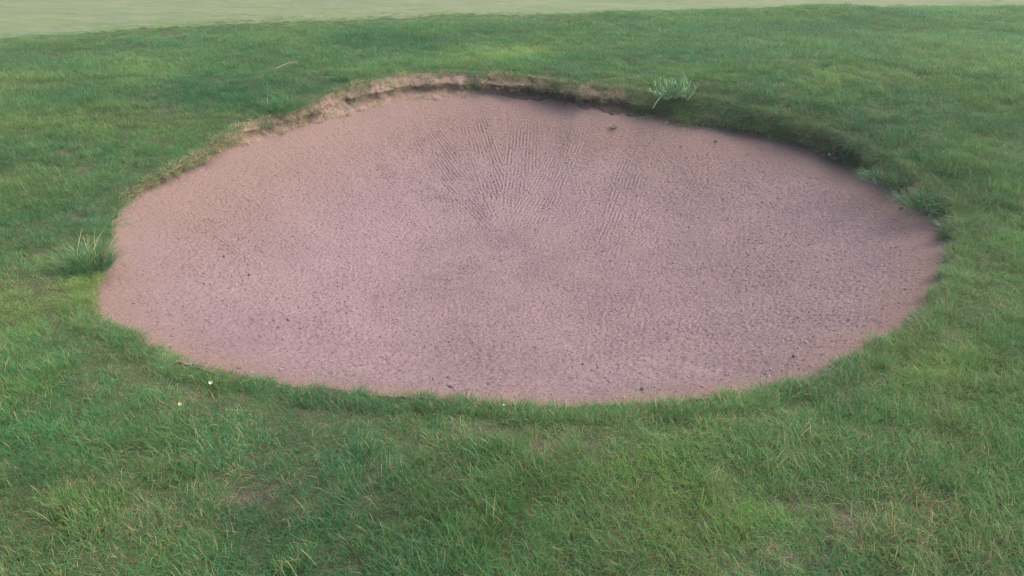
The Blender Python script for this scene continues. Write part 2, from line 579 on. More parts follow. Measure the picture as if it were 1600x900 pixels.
# keep cells inside the sand edge, tucked a little behind the lip
Z, U, E, Gn = sand_height(X, Y)
TH2, R2 = polar(X, Y)
keep = R2 < RS(TH2) + 0.035
ny, nx = X.shape
idx = np.arange(ny * nx).reshape(ny, nx)
Fq = np.stack([idx[:-1, :-1], idx[:-1, 1:], idx[1:, 1:], idx[1:, :-1]], -1)
fk = keep[:-1, :-1] & keep[:-1, 1:] & keep[1:, 1:] & keep[1:, :-1]
Fq = Fq[fk]
used, inv = np.unique(Fq, return_inverse=True)
VS = np.stack([X, Y, Z], -1).reshape(-1, 3)[used]
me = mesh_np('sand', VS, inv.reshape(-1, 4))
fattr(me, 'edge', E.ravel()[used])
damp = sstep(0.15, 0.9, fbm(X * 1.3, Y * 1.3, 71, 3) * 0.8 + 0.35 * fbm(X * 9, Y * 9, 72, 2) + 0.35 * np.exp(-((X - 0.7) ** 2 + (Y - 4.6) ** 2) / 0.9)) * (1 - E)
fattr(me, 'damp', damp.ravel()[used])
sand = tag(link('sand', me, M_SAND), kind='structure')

# ---------------------------------------------------------------- the lip: soil face and grassy bank between turf edge and sand
NR = 26
vv = np.linspace(0, 1.22, NR)
rimp = np.stack([CX + RR_T * np.cos(TH), CY + RR_T * np.sin(TH)], -1)
zr = G(rimp[:, 0], rimp[:, 1]) - RIMDROP_T
ZL = sand_base(CX + RS_T * np.cos(TH), CY + RS_T * np.sin(TH))[0]
vc = np.minimum(vv, 1.0)[None, :]
prof = vc ** 1.0
radl = RR_T[:, None] * (1 - prof) + RS_T[:, None] * prof
zl = zr[:, None] * (1 - vv[None, :]) + ZL[:, None] * vv[None, :] - 0.22 * np.maximum(0, vv[None, :] - 1)
hgt = (zr - ZL)[:, None]
cutw = np.maximum(SOIL_T * (1 - 0.6 * smooth(sstep(-0.9, -1.5, _ex), 10)), 0.1 * STRAW_T)[:, None]
under = cutw * np.sin(np.clip((vc - 0.42) / 0.58, 0, 1) * math.pi) * 0.05 - np.maximum(cutw, 0.6 * STRAW_T[:, None]) * np.exp(-((vc - 0.36) / 0.16) ** 2) * 0.035
LX = TH[:, None] * 2.3 + 0 * vv[None, :]
LV = vv[None, :] * hgt
rough_l = sstep(0, 0.15, vv)[None, :] * sstep(1.22, 0.9, vv)[None, :]
ns = 0.038 * fbm(LX * 7, LV * 9 + LX, 81, 3) + 0.010 * gnoise(LX * 40, LV * 40, 83)
radl = radl + under + rough_l * ns * (0.35 + 0.65 * np.clip(hgt / 0.1, 0, 1))
zl = zl + rough_l * 0.012 * gnoise(LX * 12, LV * 14, 84) * np.clip(hgt / 0.08, 0, 1)
lx = CX + radl * np.cos(TH)[:, None]; ly = CY + radl * np.sin(TH)[:, None]
VL = np.stack([lx, ly, zl], -1)
i = np.arange(NT_)[:, None]; j = np.arange(NR - 1)[None, :]; i2 = (i + 1) % NT_
FL = np.stack([i * NR + j, i2 * NR + j, i2 * NR + j + 1, i * NR + j + 1], -1).reshape(-1, 4)
me = mesh_np('bunker_lip', VL.reshape(-1, 3), FL)
fattr(me, 'down', (0 * TH[:, None] + vc).ravel())
fattr(me, 'soil', (SOIL_T[:, None] + 0 * vc).ravel())
fattr(me, 'straw', (STRAW_T[:, None] + 0 * vc).ravel())
tag(link('bunker_lip', me, M_LIP), kind='structure')


# ---------------------------------------------------------------- grass: instanced tufts of curved blades
def blades(specs, nseg=3):
    """specs: array rows x,y,z, azimuth, length, lean0 (rad from vertical), curl (added lean to tip), width, rnd, rnd2, thatch, twist"""
    n = len(specs)
    S = np.asarray(specs, float)
    P = S[:, 0:3].copy()
    az, L, lean, curl, wd = S[:, 3], S[:, 4], S[:, 5], S[:, 6], S[:, 7]
    yaw = S[:, 11]
    side_az = az + math.pi / 2 + yaw
    side = np.stack([np.cos(side_az), np.sin(side_az), 0 * az], -1)
    prof_w = [0.75, 1.0, 0.72, 0.0] if nseg == 3 else list(np.sin(np.linspace(0.75, math.pi, nseg + 1)) / 1.0)
    prof_w[-1] = 0.0
    verts, along = [], []
    for k in range(nseg + 1):
        w_ = wd * prof_w[k] * 0.5
        if k < nseg:
            verts.append(P - side * w_[:, None]); verts.append(P + side * w_[:, None])
            along += [k / nseg] * 2
            a = lean + curl * ((k + 0.5) / nseg) ** 1.3
            stp = L / nseg
            P = P + np.stack([np.sin(a) * np.cos(az) * stp, np.sin(a) * np.sin(az) * stp, np.cos(a) * stp], -1)
        else:
            verts.append(P); along += [1.0]
    nv = 2 * nseg + 1
    VV = np.stack(verts, 1).reshape(-1, 3)
    base = (np.arange(n) * nv)[:, None]
    tris = []
    for k in range(nseg - 1):
        o = 2 * k
        tris += [[o, o + 1, o + 3], [o, o + 3, o + 2]]
    o = 2 * (nseg - 1)
    tris += [[o, o + 1, o + 2]]
    T = (base[:, None, :] + np.array(tris)[None, :, :]).reshape(-1, 3)
    at = {'along': np.tile(along, n), 'rnd': np.repeat(S[:, 8], nv), 'rnd2': np.repeat(S[:, 9], nv), 'thatch': np.repeat(S[:, 10], nv)}
    return VV, T, at


def blade_mesh(name, specs, nseg=3, mat=None, extra=None):
    VV, T, at = blades(specs, nseg)
    me = mesh_np(name, VV, T, smooth=True)
    for k, v in at.items():
        fattr(me, k, v)
    for k, v in (extra or {}).items():
        fattr(me, k, np.full(len(VV), v))
    if mat: me.materials.append(mat)
    return me


def tuft_specs(n, spread, lmin, lmax, lean_a, lean_b, curl_a, curl_b, wmin, wmax, thatch=0.15, comb=None):
    S = np.zeros((n, 12))
    rr = spread * np.sqrt(rng.random(n)); a = rng.random(n) * 2 * math.pi
    S[:, 0] = rr * np.cos(a); S[:, 1] = rr * np.sin(a); S[:, 2] = -0.006
    S[:, 3] = rng.random(n) * 2 * math.pi if comb is None else comb + rng.normal(0, 0.7, n)
    S[:, 4] = lmin + (lmax - lmin) * rng.random(n) ** 1.3
    S[:, 5] = lean_a + (lean_b - lean_a) * rng.random(n)
    S[:, 6] = curl_a + (curl_b - curl_a) * rng.random(n)
    S[:, 7] = wmin + (wmax - wmin) * rng.random(n)
    S[:, 8] = rng.random(n); S[:, 9] = rng.random(n)
    k = rng.random(n) < thatch
    S[k, 10] = 1; S[k, 5] = 1.1 + 0.4 * rng.random(k.sum()); S[k, 6] = 0.2; S[k, 2] = 0.002
    S[:, 11] = rng.normal(0, 0.5, n)
    return S


def source_collection(name, meshes):
    c = bpy.data.collections.new(name)          # kept out of the scene: only instanced
    for k, me in enumerate(meshes):
        o = bpy.data.objects.new('%s_%02d' % (name, k), me)
        c.objects.link(o)
    return c


def scatter(name, pts, rot, scl, variant, coll, attrs, kind='stuff'):
    me = bpy.data.meshes.new(name)
    n = len(pts)
    me.vertices.add(n)
    me.vertices.foreach_set('co', np.ascontiguousarray(pts, np.float32).ravel())
    for nm, v in (('rot', rot), ('scl', scl)):
        a = me.attributes.new(nm, 'FLOAT_VECTOR', 'POINT')
        a.data.foreach_set('vector', np.ascontiguousarray(v, np.float32).ravel())
    a = me.attributes.new('variant', 'INT', 'POINT')
    a.data.foreach_set('value', np.ascontiguousarray(variant, np.int32))
    for k, v in attrs.items():
        fattr(me, k, v)
    o = bpy.data.objects.new(name, me)
    col.objects.link(o)
    ng = bpy.data.node_groups.new(name + '_nodes', 'GeometryNodeTree')
    ng.interface.new_socket('Geometry', in_out='INPUT', socket_type='NodeSocketGeometry')
    ng.interface.new_socket('Geometry', in_out='OUTPUT', socket_type='NodeSocketGeometry')
    gi, go = ng.nodes.new('NodeGroupInput'), ng.nodes.new('NodeGroupOutput')
    ip = ng.nodes.new('GeometryNodeInstanceOnPoints')
    ci = ng.nodes.new('GeometryNodeCollectionInfo')
    ci.inputs['Collection'].default_value = coll
    ci.inputs['Separate Children'].default_value = True
    ci.inputs['Reset Children'].default_value = True
    ip.inputs['Pick Instance'].default_value = True

    def na(nm, t):
        nd = ng.nodes.new('GeometryNodeInputNamedAttribute'); nd.data_type = t
        nd.inputs[0].default_value = nm
        return nd.outputs['Attribute']
    L = ng.links.new
    L(gi.outputs[0], ip.inputs['Points']); L(ci.outputs[0], ip.inputs['Instance'])
    L(na('variant', 'INT'), ip.inputs['Instance Index'])
    L(na('rot', 'FLOAT_VECTOR'), ip.inputs['Rotation']); L(na('scl', 'FLOAT_VECTOR'), ip.inputs['Scale'])
    L(ip.outputs[0], go.inputs[0])
    md = o.modifiers.new('scatter', 'NODES'); md.node_group = ng
    tag(o, kind=kind)
    return o


def normal_rot(nx, ny, nz, yaw):
    """euler XYZ turning +Z to the normal after a yaw about it (small-tilt exact enough)"""
    out = np.zeros((len(nx), 3))
    # R = Rz*Ry*Rx ; use tilt axis via matrices
    for k in range(len(nx)):
        q = Vector((0, 0, 1)).rotation_difference(Vector((nx[k], ny[k], nz[k])))
        e = (q.to_matrix() @ Matrix.Rotation(yaw[k], 3, 'Z')).to_euler()
        out[k] = e
    return out


meshes = []
for k in range(8):      # 0-7 rough
    meshes.append(blade_mesh('rough_tuft', tuft_specs(76, 0.064, 0.022, 0.068, 0.05, 1.05, 0.2, 1.7, 0.0010, 0.0023, 0.08), 3, M_GRASS))
for k in range(4):      # 8-11 short worn
    meshes.append(blade_mesh('short_tuft', tuft_specs(80, 0.064, 0.012, 0.034, 0.1, 1.0, 0.1, 1.0, 0.0010, 0.0021, 0.12), 3, M_GRASS))
for k in range(4):      # 12-15 lying, combed one way
    meshes.append(blade_mesh('lying_tuft', tuft_specs(60, 0.067, 0.030, 0.075, 0.6, 1.25, 0.1, 0.8, 0.0010, 0.0022, 0.07, comb=0.0), 3, M_GRASS))
for k in range(3):      # 16-18 hanging over an edge (combed, long, curling down)
    meshes.append(blade_mesh('hanging_tuft', tuft_specs(34, 0.04, 0.05, 0.12, 0.6, 1.2, 0.8, 1.7, 0.0016, 0.003, 0.18, comb=0.0), 4, M_GRASS))
for k in range(3):      # 19-21 upright tussock
    meshes.append(blade_mesh('upright_tuft', tuft_specs(58, 0.048, 0.045, 0.10, 0.02, 0.65, 0.2, 1.2, 0.0013, 0.0027, 0.1), 3, M_GRASS))
TUFTS = source_collection('tuft_kind', meshes)

# candidate points, denser near the camera, within the view plus two metres of margin
def cand(x0, x1, y0, y1, dens):
    n = int((x1 - x0) * (y1 - y0) * dens)
    return np.stack([x0 + (x1 - x0) * rng.random(n), y0 + (y1 - y0) * rng.random(n)], -1)


P = np.concatenate([cand(-4.2, 4.2, 0.4, 3.4, 760), cand(-6.5, 6.5, 3.4, 6.5, 560), cand(-9, 9, 6.5, 10, 430), cand(-11, 11, 10, 14, 330)])
x, y = P[:, 0], P[:, 1]
th, r = polar(x, y)
ok = (r > RR(th) - 0.004) & (np.abs(x) < 1.6 + 0.72 * y) & (y < mown_y(x) + 0.04 * rng.normal(0, 1, len(x)) + np.where(rng.random(len(x)) < 0.35, 0.7 * rng.random(len(x)) ** 2, 0))
x, y, th, r = x[ok], y[ok], th[ok], r[ok]
br = bare_at(x, y)
ok = rng.random(len(x)) > 0.93 * br
x, y, th, r, br = x[ok], y[ok], th[ok], r[ok], br[ok]
z = turf_z(x, y) + 0.010 * gnoise(x * 9, y * 9, 21) * sstep(0, 0.1, r - RR(th))
dist_edge = r - RR(th)

# paint of the turf: spots (pixel, radius, hue, dry, val, length)
SPOTS = [  # hue +, dry +, val x, len x
    (800, 82, 0.55, 0.55, 0.02, 1.25, 1.0), (930, 95, 0.6, 0.12, 0.0, 1.0, 1.0), (480, 140, 0.5, -0.35, -0.06, 0.85, 1.15), (330, 140, 0.55, -0.35, -0.06, 0.8, 1.1),
    (590, 62, 0.9, -0.30, -0.05, 0.85, 1.0), (1050, 75, 0.8, -0.2, -0.05, 0.9, 1.0), (30, 500, 0.5, 0.28, 0.14, 1.05, 0.75), (90, 440, 0.3, 0.28, 0.14, 1.05, 0.72),
    (230, 575, 0.35, 0.0, 0.10, 1.12, 0.6), (400, 640, 0.35, -0.25, 0.0, 1.1, 0.85), (620, 650, 0.4, -0.15, 0.03, 1.08, 0.75), (900, 660, 0.35, -0.2, 0.0, 1.05, 0.8),
    (420, 700, 0.4, -0.25, 0.03, 1.12, 0.8), (60, 300, 0.5, 0.25, 0.04, 1.0, 1.0), (20, 125, 0.5, 0.5, 0.10, 1.1, 1.0), (1560, 590, 0.5, 0.30, 0.02, 1.0, 1.1),
    (1560, 300, 0.6, 0.25, 0.04, 0.95, 1.2), (700, 790, 0.4, 0.15, 0.0, 1.0, 1.1), (1050, 700, 0.4, 0.2, 0.0, 1.0, 1.0), (1500, 860, 0.22, 0.2, 0.26, 0.98, 1.1),
    (80, 840, 0.35, 0.1, 0.14, 0.9, 1.0), (700, 880, 0.9, 0.0, 0.03, 0.9, 1.0), (1000, 860, 0.3, 0.2, 0.06, 1.0, 1.0), (1330, 700, 0.4, -0.05, 0.08, 0.95, 0.9), (420, 770, 0.25, -0.1, 0.02, 0.95, 0.8),
    (1250, 60, 1.2, -0.05, 0.03, 0.95, 1.1), (1500, 100, 1.4, 0.15, 0.08, 1.0, 1.2), (1150, 175, 0.25, 0.35, 0.15, 0.95, 1.0), (1270, 190, 0.3, 0.3, 0.22, 0.95, 1.0),
    (250, 190, 0.5, 0.2, 0.10, 0.95, 0.8), (30, 200, 0.5, 0.3, 0.05, 1.0, 1.0), (150, 80, 1.0, -0.1, 0.06, 1.0, 0.8), (1300, 590, 0.3, -0.2, 0.0, 0.95, 1.0)]
spx, spy = ground_at(np.array([s[0] for s in SPOTS], float), np.array([s[1] for s in SPOTS], float))


def turf_paint(x, y):
    hue = 0.32 + 0.36 * fbm(x * 1.1, y * 1.1, 91, 3) + 0.22 * gnoise(x * 5, y * 5, 92)
    dry = 0.085 + 0.07 * fbm(x * 1.5 + 5, y * 1.5, 93, 3) + 0.08 * np.maximum(0, gnoise(x * 6, y * 6, 94))
    val = 0.93 + 0.16 * gnoise(x * 0.8, y * 0.8, 95) + 0.16 * gnoise(x * 5, y * 5, 96)
    ln = 0.86 + 0.13 * gnoise(x * 1.2, y * 1.2, 97) + 0.22 * gnoise(x * 5.5, y * 5.5, 98)
    for s, px, py in zip(SPOTS, spx, spy):
        g = np.exp(-(((x - px) / s[2]) ** 2 + ((y - py) / (s[2] * 0.9)) ** 2) * 1.4)
        hue = hue + g * s[3]; dry = dry + g * s[4]
        val = val * (1 + g * (s[5] - 1)); ln = ln * (1 + g * (s[6] - 1))
    return hue, dry, val, ln


hue, dry, val, ln = turf_paint(x, y)
nearedge = sstep(0.22, 0.02, dist_edge)
fr = sstep(4.4, 3.4, y) # near side of the bunker
ln = ln * (1 - 0.50 * nearedge * fr) * (1 - 0.25 * nearedge * (1 - fr))
dry = dry + 0.10 * nearedge * fr + 0.14 * sstep(0.10, 0.01, dist_edge) * STRAW(th) + 0.12 * sstep(0.08, 0.0, dist_edge) * SOIL(th)
dry = dry + 0.3 * br
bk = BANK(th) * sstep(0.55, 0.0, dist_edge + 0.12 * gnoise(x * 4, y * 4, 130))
hue = hue - 0.22 * bk; ln = ln * (1 + 0.30 * bk); val = val * (1 - 0.16 * bk)  # turf darkens towards the bank: shade worked into the blade colour
mfade = sstep(1.3, 0.0, mown_y(x) - y)
ln = ln * (1 - 0.55 * mfade); val = val * (1 + 0.22 * mfade); dry = dry + 0.05 * mfade
# thickness of sward: clumps
n = len(x)
u = rng.random(n)
short = np.clip(0.14 + 1.6 * (0.72 - ln), 0, 0.95)
variant = np.where(u < short, 8 + rng.integers(0, 4, n), np.where(rng.random(n) < 0.22, 12 + rng.integers(0, 4, n), rng.integers(0, 8, n)))
clump = gnoise(x * 8 + 3, y * 8, 99)
variant = np.where((clump > 0.55) & (rng.random(n) < 0.5) & (ln > 0.75), 19 + rng.integers(0, 3, n), variant)
comb = 2 * math.pi * gnoise(x * 1.6, y * 1.6, 101) + rng.normal(0, 1.1, n)
yaw = np.where((variant >= 12) & (variant < 19), comb, rng.random(n) * 2 * math.pi)
# blades lean into the hollow at the edge
inward = th + math.pi
hang = (dist_edge < 0.035) & (rng.random(n) < 0.55 * (1 - fr) * (1 - 0.85 * np.maximum(SOIL(th), STRAW(th))))
variant = np.where(hang, 16 + rng.integers(0, 3, n), variant)
yaw = np.where(hang, inward + rng.normal(0, 0.5, n), yaw)
rot = np.stack([rng.normal(0, 0.10, n), rng.normal(0, 0.10, n), yaw], -1)
sc = (0.82 + 0.36 * rng.random(n)) * np.clip(ln, 0.45, 1.4) ** 0.6
grow = 1 + 0.25 * sstep(5, 11, y)
scl = np.stack([sc * grow, sc * grow, sc * np.clip(ln, 0.5, 1.4) ** 0.5], -1)

# ragged fringe along the whole rim
nf_ = 7600
it = rng.integers(0, NT_, nf_)
off = rng.normal(0.012, 0.022, nf_) + 0.03 * np.maximum(SOIL_T, STRAW_T)[it] - 0.02 * np.maximum(0, gnoise(np.cos(TH[it]) * 25, np.sin(TH[it]) * 25, 120))
fth = TH[it]
frr = RR_T[it] + np.clip(off, -0.05, 0.06)
frr = frr - 0.018 * sstep(4.4, 3.4, _ey[it]) * np.maximum(0, gnoise(np.cos(TH[it]) * 40, np.sin(TH[it]) * 40, 122) + .3)
fx_, fy_ = CX + frr * np.cos(fth), CY + frr * np.sin(fth)
inside = np.clip((RR_T[it] - frr) / 0.05, 0, 1)
fz_ = turf_z(fx_, fy_) - inside * 0.6 * np.minimum(DR_T[it], 0.05)
hue_f, dry_f, val_f, ln_f = turf_paint(fx_, fy_)
nearf = sstep(4.4, 3.4, fy_)
kp = rng.random(nf_) < 0.25 + 0.75 * nearf + 0.4 * BANK_T[it] - 0.22 * np.maximum(SOIL_T, STRAW_T)[it]
var_f = np.where(rng.random(nf_) < 0.45, 8 + rng.integers(0, 4, nf_), np.where(rng.random(nf_) < 0.6, rng.integers(0, 8, nf_), 16 + rng.integers(0, 3, nf_)))
rot_f = np.stack([rng.normal(0, .15, nf_), rng.normal(0, .15, nf_), fth + math.pi + rng.normal(0, .8, nf_)], -1)
s_f = np.clip(0.75 + 0.3 * gnoise(np.cos(fth) * 30, np.sin(fth) * 30, 121), 0.4, 1.2) * (0.72 + 0.45 * rng.random(nf_))
fringe = [np.stack([fx_, fy_, fz_], -1)[kp], rot_f[kp], np.repeat(s_f[:, None], 3, 1)[kp], var_f[kp], (hue_f - 0.05)[kp], (dry_f + 0.10)[kp], val_f[kp]]

# the grassy bank: tufts on the lip strip
ib = rng.integers(0, NT_, 26000); jv = rng.random(26000)
pb = BANK_T[ib] * sstep(0.02, 0.06, (zr - ZL)[ib])
keepb = (rng.random(26000) < 0.38 * pb * np.interp(jv, [0.5, 0.75, 1.0], [1.0, 0.6, 0.2]))
# thin green hanging over the bare soil face too
keepb |= (rng.random(26000) < 0.014 * (1 - pb) * (jv < 0.35) * sstep(0.03, 0.07, (zr - ZL)[ib]))
ib, jv = ib[keepb], jv[keepb]
jj = np.clip((jv * 21 / 1.0).astype(int), 0, NR - 1)
bp = VL[ib, jj]
bth = TH[ib]
nb = len(ib)
binw = bth + math.pi
nrm = np.stack([np.cos(binw) * 0.75, np.sin(binw) * 0.75, np.full(nb, 0.66)], -1)
bhue, bdry, bval, bln = turf_paint(bp[:, 0], bp[:, 1])
bvar = np.where(rng.random(nb) < 0.6, 16 + rng.integers(0, 3, nb), rng.integers(0, 8, nb))
brot = normal_rot(nrm[:, 0] * 0.5, nrm[:, 1] * 0.5, nrm[:, 2] + 0.3, binw + rng.normal(0, 0.8, nb))
bscl = np.repeat((0.75 + 0.55 * rng.random(nb))[:, None], 3, 1)
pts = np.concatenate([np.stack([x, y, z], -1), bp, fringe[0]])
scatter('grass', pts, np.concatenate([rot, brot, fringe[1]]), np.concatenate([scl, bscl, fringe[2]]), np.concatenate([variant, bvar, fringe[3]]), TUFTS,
        {'hue': np.concatenate([hue, bhue - 0.15, fringe[4]]), 'dry': np.concatenate([dry, bdry + 0.08 + 0.3 * np.maximum(0, gnoise(bp[:, 0] * 3, bp[:, 1] * 3, 140)), fringe[5]]), 'val': np.concatenate([val, bval * 0.82, fringe[6]])})  # bank tufts dimmed and cooled in colour, standing in for the bank's shade

# dead fibre hanging on the soil face and along the worn left rim
fm = [blade_mesh('dead_fibre', tuft_specs(40, 0.035, 0.012, 0.045, 0.3, 1.5, 0.2, 1.5, 0.0012, 0.0026, 0.2), 3, M_GRASS) for k in range(4)]
FIB = source_collection('fibre_kind', fm)
nf0 = 30000
ib = rng.integers(0, NT_, nf0); jv = rng.random(nf0)
face = np.maximum(SOIL_T, STRAW_T)[ib] * sstep(0.02, 0.05, (zr - ZL)[ib])
k = rng.random(nf0) < (0.16 - 0.07 * STRAW_T[ib]) * face * np.where(jv < 0.45, 1.0, 0.35)
ib, jv = ib[k], jv[k]; nf = len(ib)
jj = np.clip((jv * 21).astype(int), 0, NR - 1)
fp = VL[ib, jj]; binw = TH[ib] + math.pi
frot = normal_rot(np.cos(binw) * 0.8, np.sin(binw) * 0.8, np.full(nf, 0.5), rng.random(nf) * 6.28)
fs = (0.6 + 0.7 * rng.random(nf))
scatter('dead_grass', fp, frot, np.repeat(fs[:, None], 3, 1), rng.integers(0, 4, nf), FIB,
        {'hue': np.full(nf, 0.6), 'dry': np.where(rng.random(nf) < 0.25, 0.4, 1.0), 'val': np.where(jv < 0.4, 1.0, 0.6 + 0.3 * STRAW_T[ib]) * (0.7 + 0.6 * rng.random(nf))})


# ---------------------------------------------------------------- crumbs of sand
def lump(seed, sub=1, flat=0.7, rough=0.35):
    """a rough little lump of unit radius"""
    import bmesh
    bm = bmesh.new()
    bmesh.ops.create_icosphere(bm, subdivisions=sub, radius=1.0)
    rr = random.Random(seed)
    for v in bm.verts:
        v.co *= 1 + rr.uniform(-rough, rough)
        v.co.z *= flat
    me = bpy.data.meshes.new('lump')
    bm.to_mesh(me); bm.free()
    return me


cm = []
for k in range(6):
    me = lump(100 + k); me.materials.append(M_CRUMB)
    me.polygons.foreach_set('use_smooth', np.ones(len(me.polygons), bool)); cm.append(me)
CRUMB = source_collection('crumb_kind', cm)
nc = 36000
cx_ = CX + (rng.random(nc) - .5) * 5.2; cy_ = 2.1 + 5.6 * rng.random(nc)
cth, cr = polar(cx_, cy_)
ok = (cr < RS(cth) - 0.01) & (rng.random(nc) < 0.55 + 0.15 * gnoise(cx_ * 3, cy_ * 3, 111)) & (rng.random(nc) < np.where(cr / RS(cth) > 0.92, 0.45, 1))
cx_, cy_ = cx_[ok], cy_[ok]; nc = len(cx_)
cz_ = sand_height(cx_, cy_)[0]
cs = 0.0020 + 0.0042 * rng.random(nc) ** 2.2
scatter('sand_crumbs', np.stack([cx_, cy_, cz_ + cs * 0.2], -1), rng.random((nc, 3)) * [0.6, 0.6, 6.28], cs[:, None] * (0.75 + 0.5 * rng.random((nc, 3))),
        rng.integers(0, 6, nc), CRUMB, {'tone': rng.random(nc)})


# ---------------------------------------------------------------- single things
def tube(pts, r0, r1, nside=5):
    pts = np.asarray(pts, float); n = len(pts)
    t = np.gradient(pts, axis=0); t /= np.linalg.norm(t, axis=1)[:, None] + 1e-9
    ref = np.array([0.31, 0.17, 0.93])
    a = np.cross(t, ref); a /= np.linalg.norm(a, axis=1)[:, None] + 1e-9
    b = np.cross(t, a)
    rad = np.linspace(r0, r1, n)
    ang = np.arange(nside) * 2 * math.pi / nside
    Vv = pts[:, None, :] + rad[:, None, None] * (np.cos(ang)[None, :, None] * a[:, None, :] + np.sin(ang)[None, :, None] * b[:, None, :])
    k = np.arange(nside); f = []
    for i_ in range(n - 1):
        f.append(np.stack([i_ * nside + k, i_ * nside + (k + 1) % nside, (i_ + 1) * nside + (k + 1) % nside, (i_ + 1) * nside + k], -1))
    return Vv.reshape(-1, 3), np.concatenate(f)


def joined(pieces):
    vs, fs, o = [], [], 0
    for v_, f_ in pieces:
        vs.append(v_); fs.append(f_ + o); o += len(v_)
    return np.concatenate(vs), np.concatenate(fs)


def empty(name, loc, label, cat, group=None):
    o = bpy.data.objects.new(name, None)
    o.empty_display_size = 0.05
    o.location = loc
    col.objects.link(o)
    return tag(o, label, cat, group)


def arc(p, az, L, lean, curl, n=7):
    pts = [np.array(p, float)]
    for k in range(n):
        a = lean + curl * (k + 0.5) / n
        pts.append(pts[-1] + L / n * np.array([math.sin(a) * math.cos(az), math.sin(a) * math.sin(az), math.cos(a)]))
    return np.array(pts)


def leaflet(p, az, lean, L, wd):
    d = np.array([math.sin(lean) * math.cos(az), math.sin(lean) * math.sin(az), math.cos(lean)])
    sd_ = np.array([-math.sin(az), math.cos(az), 0.0])
    up_ = np.cross(d, sd_)
    P_ = [p, p + d * L * .5 + sd_ * wd * .5 + up_ * wd * .2, p + d * L, p + d * L * .5 - sd_ * wd * .5 + up_ * wd * .2]
    return np.array(P_), np.array([[0, 1, 2, 3]])


# pale spiky plant on the far rim
M_PALE = mat_plain('pale_stem', (0.14, 0.27, 0.115), (0.23, 0.38, 0.185), 60, 0.6, 0.3, 0.2)
bx, by, bz = place(1052, 147)
plant = empty('weed_plant', (bx, by, bz), 'pale green bushy weed on the far rim, one stem trailing over the edge', 'weed')
for kf in range(54):
    az = rng.random() * 2 * math.pi
    lean = 0.35 + 0.9 * rng.random() ** 0.8
    L = 0.08 + 0.10 * rng.random()
    o0 = np.array([float(np.clip(0.06 * rng.normal(), -.1, .1)), 0.035 * rng.normal(), 0.01])
    ax = arc(o0, az, L, lean + .15, -0.9 + 0.9 * rng.random(), 6)
    pc = [tube(ax, 0.0042, 0.0022, 4)]
    for q in range(2, 7):
        for sd2 in (-1, 1):
            if rng.random() < 0.6:
                pc.append(leaflet(ax[q], az + sd2 * (0.6 + 0.7 * rng.random()), max(0.1, lean - .4 * rng.random()), 0.025 + 0.035 * rng.random(), 0.010))
    v_, f_ = joined(pc)
    link('stem', mesh_np('stem', v_, f_), M_PALE, plant)
# the trailing stem that hangs over the edge
e0 = np.array(place(1042, 146)) + [0, 0, .03]; e1 = np.array(place(1020, 157)) + [0, -0.02, -.02]
tr = np.linspace(0, 1, 8)[:, None]
ax = e0 * (1 - tr) + e1 * tr + np.array([0, 0, 0.03]) * np.sin(tr * math.pi) - np.array([bx, by, bz])
link('trailing_stem', mesh_np('trailing_stem', *tube(ax, 0.0045, 0.003, 5)), M_PALE, plant)


# grass tussocks
def tussock(px, py, n, spread, lmin, lmax, hue, dry, val, label, comb=None, straws=5, lean=(0.02, 0.9), dz=0.0, lift=None, az_s=None):
    x0, y0, z0 = place(px, py)
    z0 += dz
    t = empty('grass_tussock', (x0, y0, z0), label, 'grass tussock', 'grass tussocks round the rim')
    S = tuft_specs(n, spread, lmin, lmax, lean[0], lean[1], 0.3, 1.4, 0.0018, 0.0036, 0.08, comb)
    # outer blades lean outwards
    out = np.arctan2(S[:, 1], S[:, 0]); far_ = np.hypot(S[:, 0], S[:, 1]) / spread
    if comb is None:
        S[:, 3] = out + rng.normal(0, 1.3, n)
        S[:, 5] = lean[0] + (lean[1] - lean[0]) * np.clip(far_ * 0.7 + 0.3 * rng.random(n), 0, 1)
    me_ = blade_mesh('blades', S, 4, M_TUFT, {'hue': hue, 'dry': dry, 'val': val})
    o = bpy.data.objects.new('blades', me_); col.objects.link(o); o.parent = t; o['kind'] = 'stuff'
    for k in range(straws):
        Q = tuft_specs(1, spread * 0.9, lmax * 0.85, lmax * 1.2, 0.15, 0.9, 0.1, 0.9, 0.0035, 0.005, 0.0)
        Q[0, 3] = (rng.random() * 2 * math.pi) if az_s is None else az_s + rng.normal(0, .6)
        Q[0, 8] = 0.0; Q[0, 9] = 0.6 + 0.4 * rng.random()
        me_ = blade_mesh('straw_blade', Q, 5, M_TUFT, {'hue': 0.5, 'dry': 1.0, 'val': 1.1})
        o = bpy.data.objects.new('straw_blade', me_); col.objects.link(o); o.parent = t
    return t


tussock(138, 416, 780, 0.095, 0.07, 0.19, 0.16, 0.12, 0.86, 'dark green grass tussock with pale dry blades at the left end of the sand', straws=14, az_s=0.9, lean=(0.05, 0.95))
tussock(1446, 306, 700, 0.15, 0.05, 0.15, 0.20, 0.05, 0.55, 'long shaggy grass tussock drooping over the right bank of the bunker', straws=0, lean=(0.1, 1.35))  # shade of the bank painted into these blades as a darker colour
tussock(1375, 268, 360, 0.11, 0.05, 0.12, 0.2, 0.06, 0.55, 'smaller grass tussock on the right bank, just behind the shaggy drooping one', straws=0, lean=(0.1, 1.3))  # blades darkened like the shaggy tussock's, imitating shade on the bank
tussock(1042, 640, 170, 0.05, 0.03, 0.065, 0.2, 0.10, 0.95, 'small tuft poking into the sand at the near rim, right of centre', straws=2)
tussock(440, 168, 420, 0.13, 0.07, 0.17, 0.15, 0.03, 0.95, 'bright fresh grass clump above the dry left part of the far lip', straws=1)
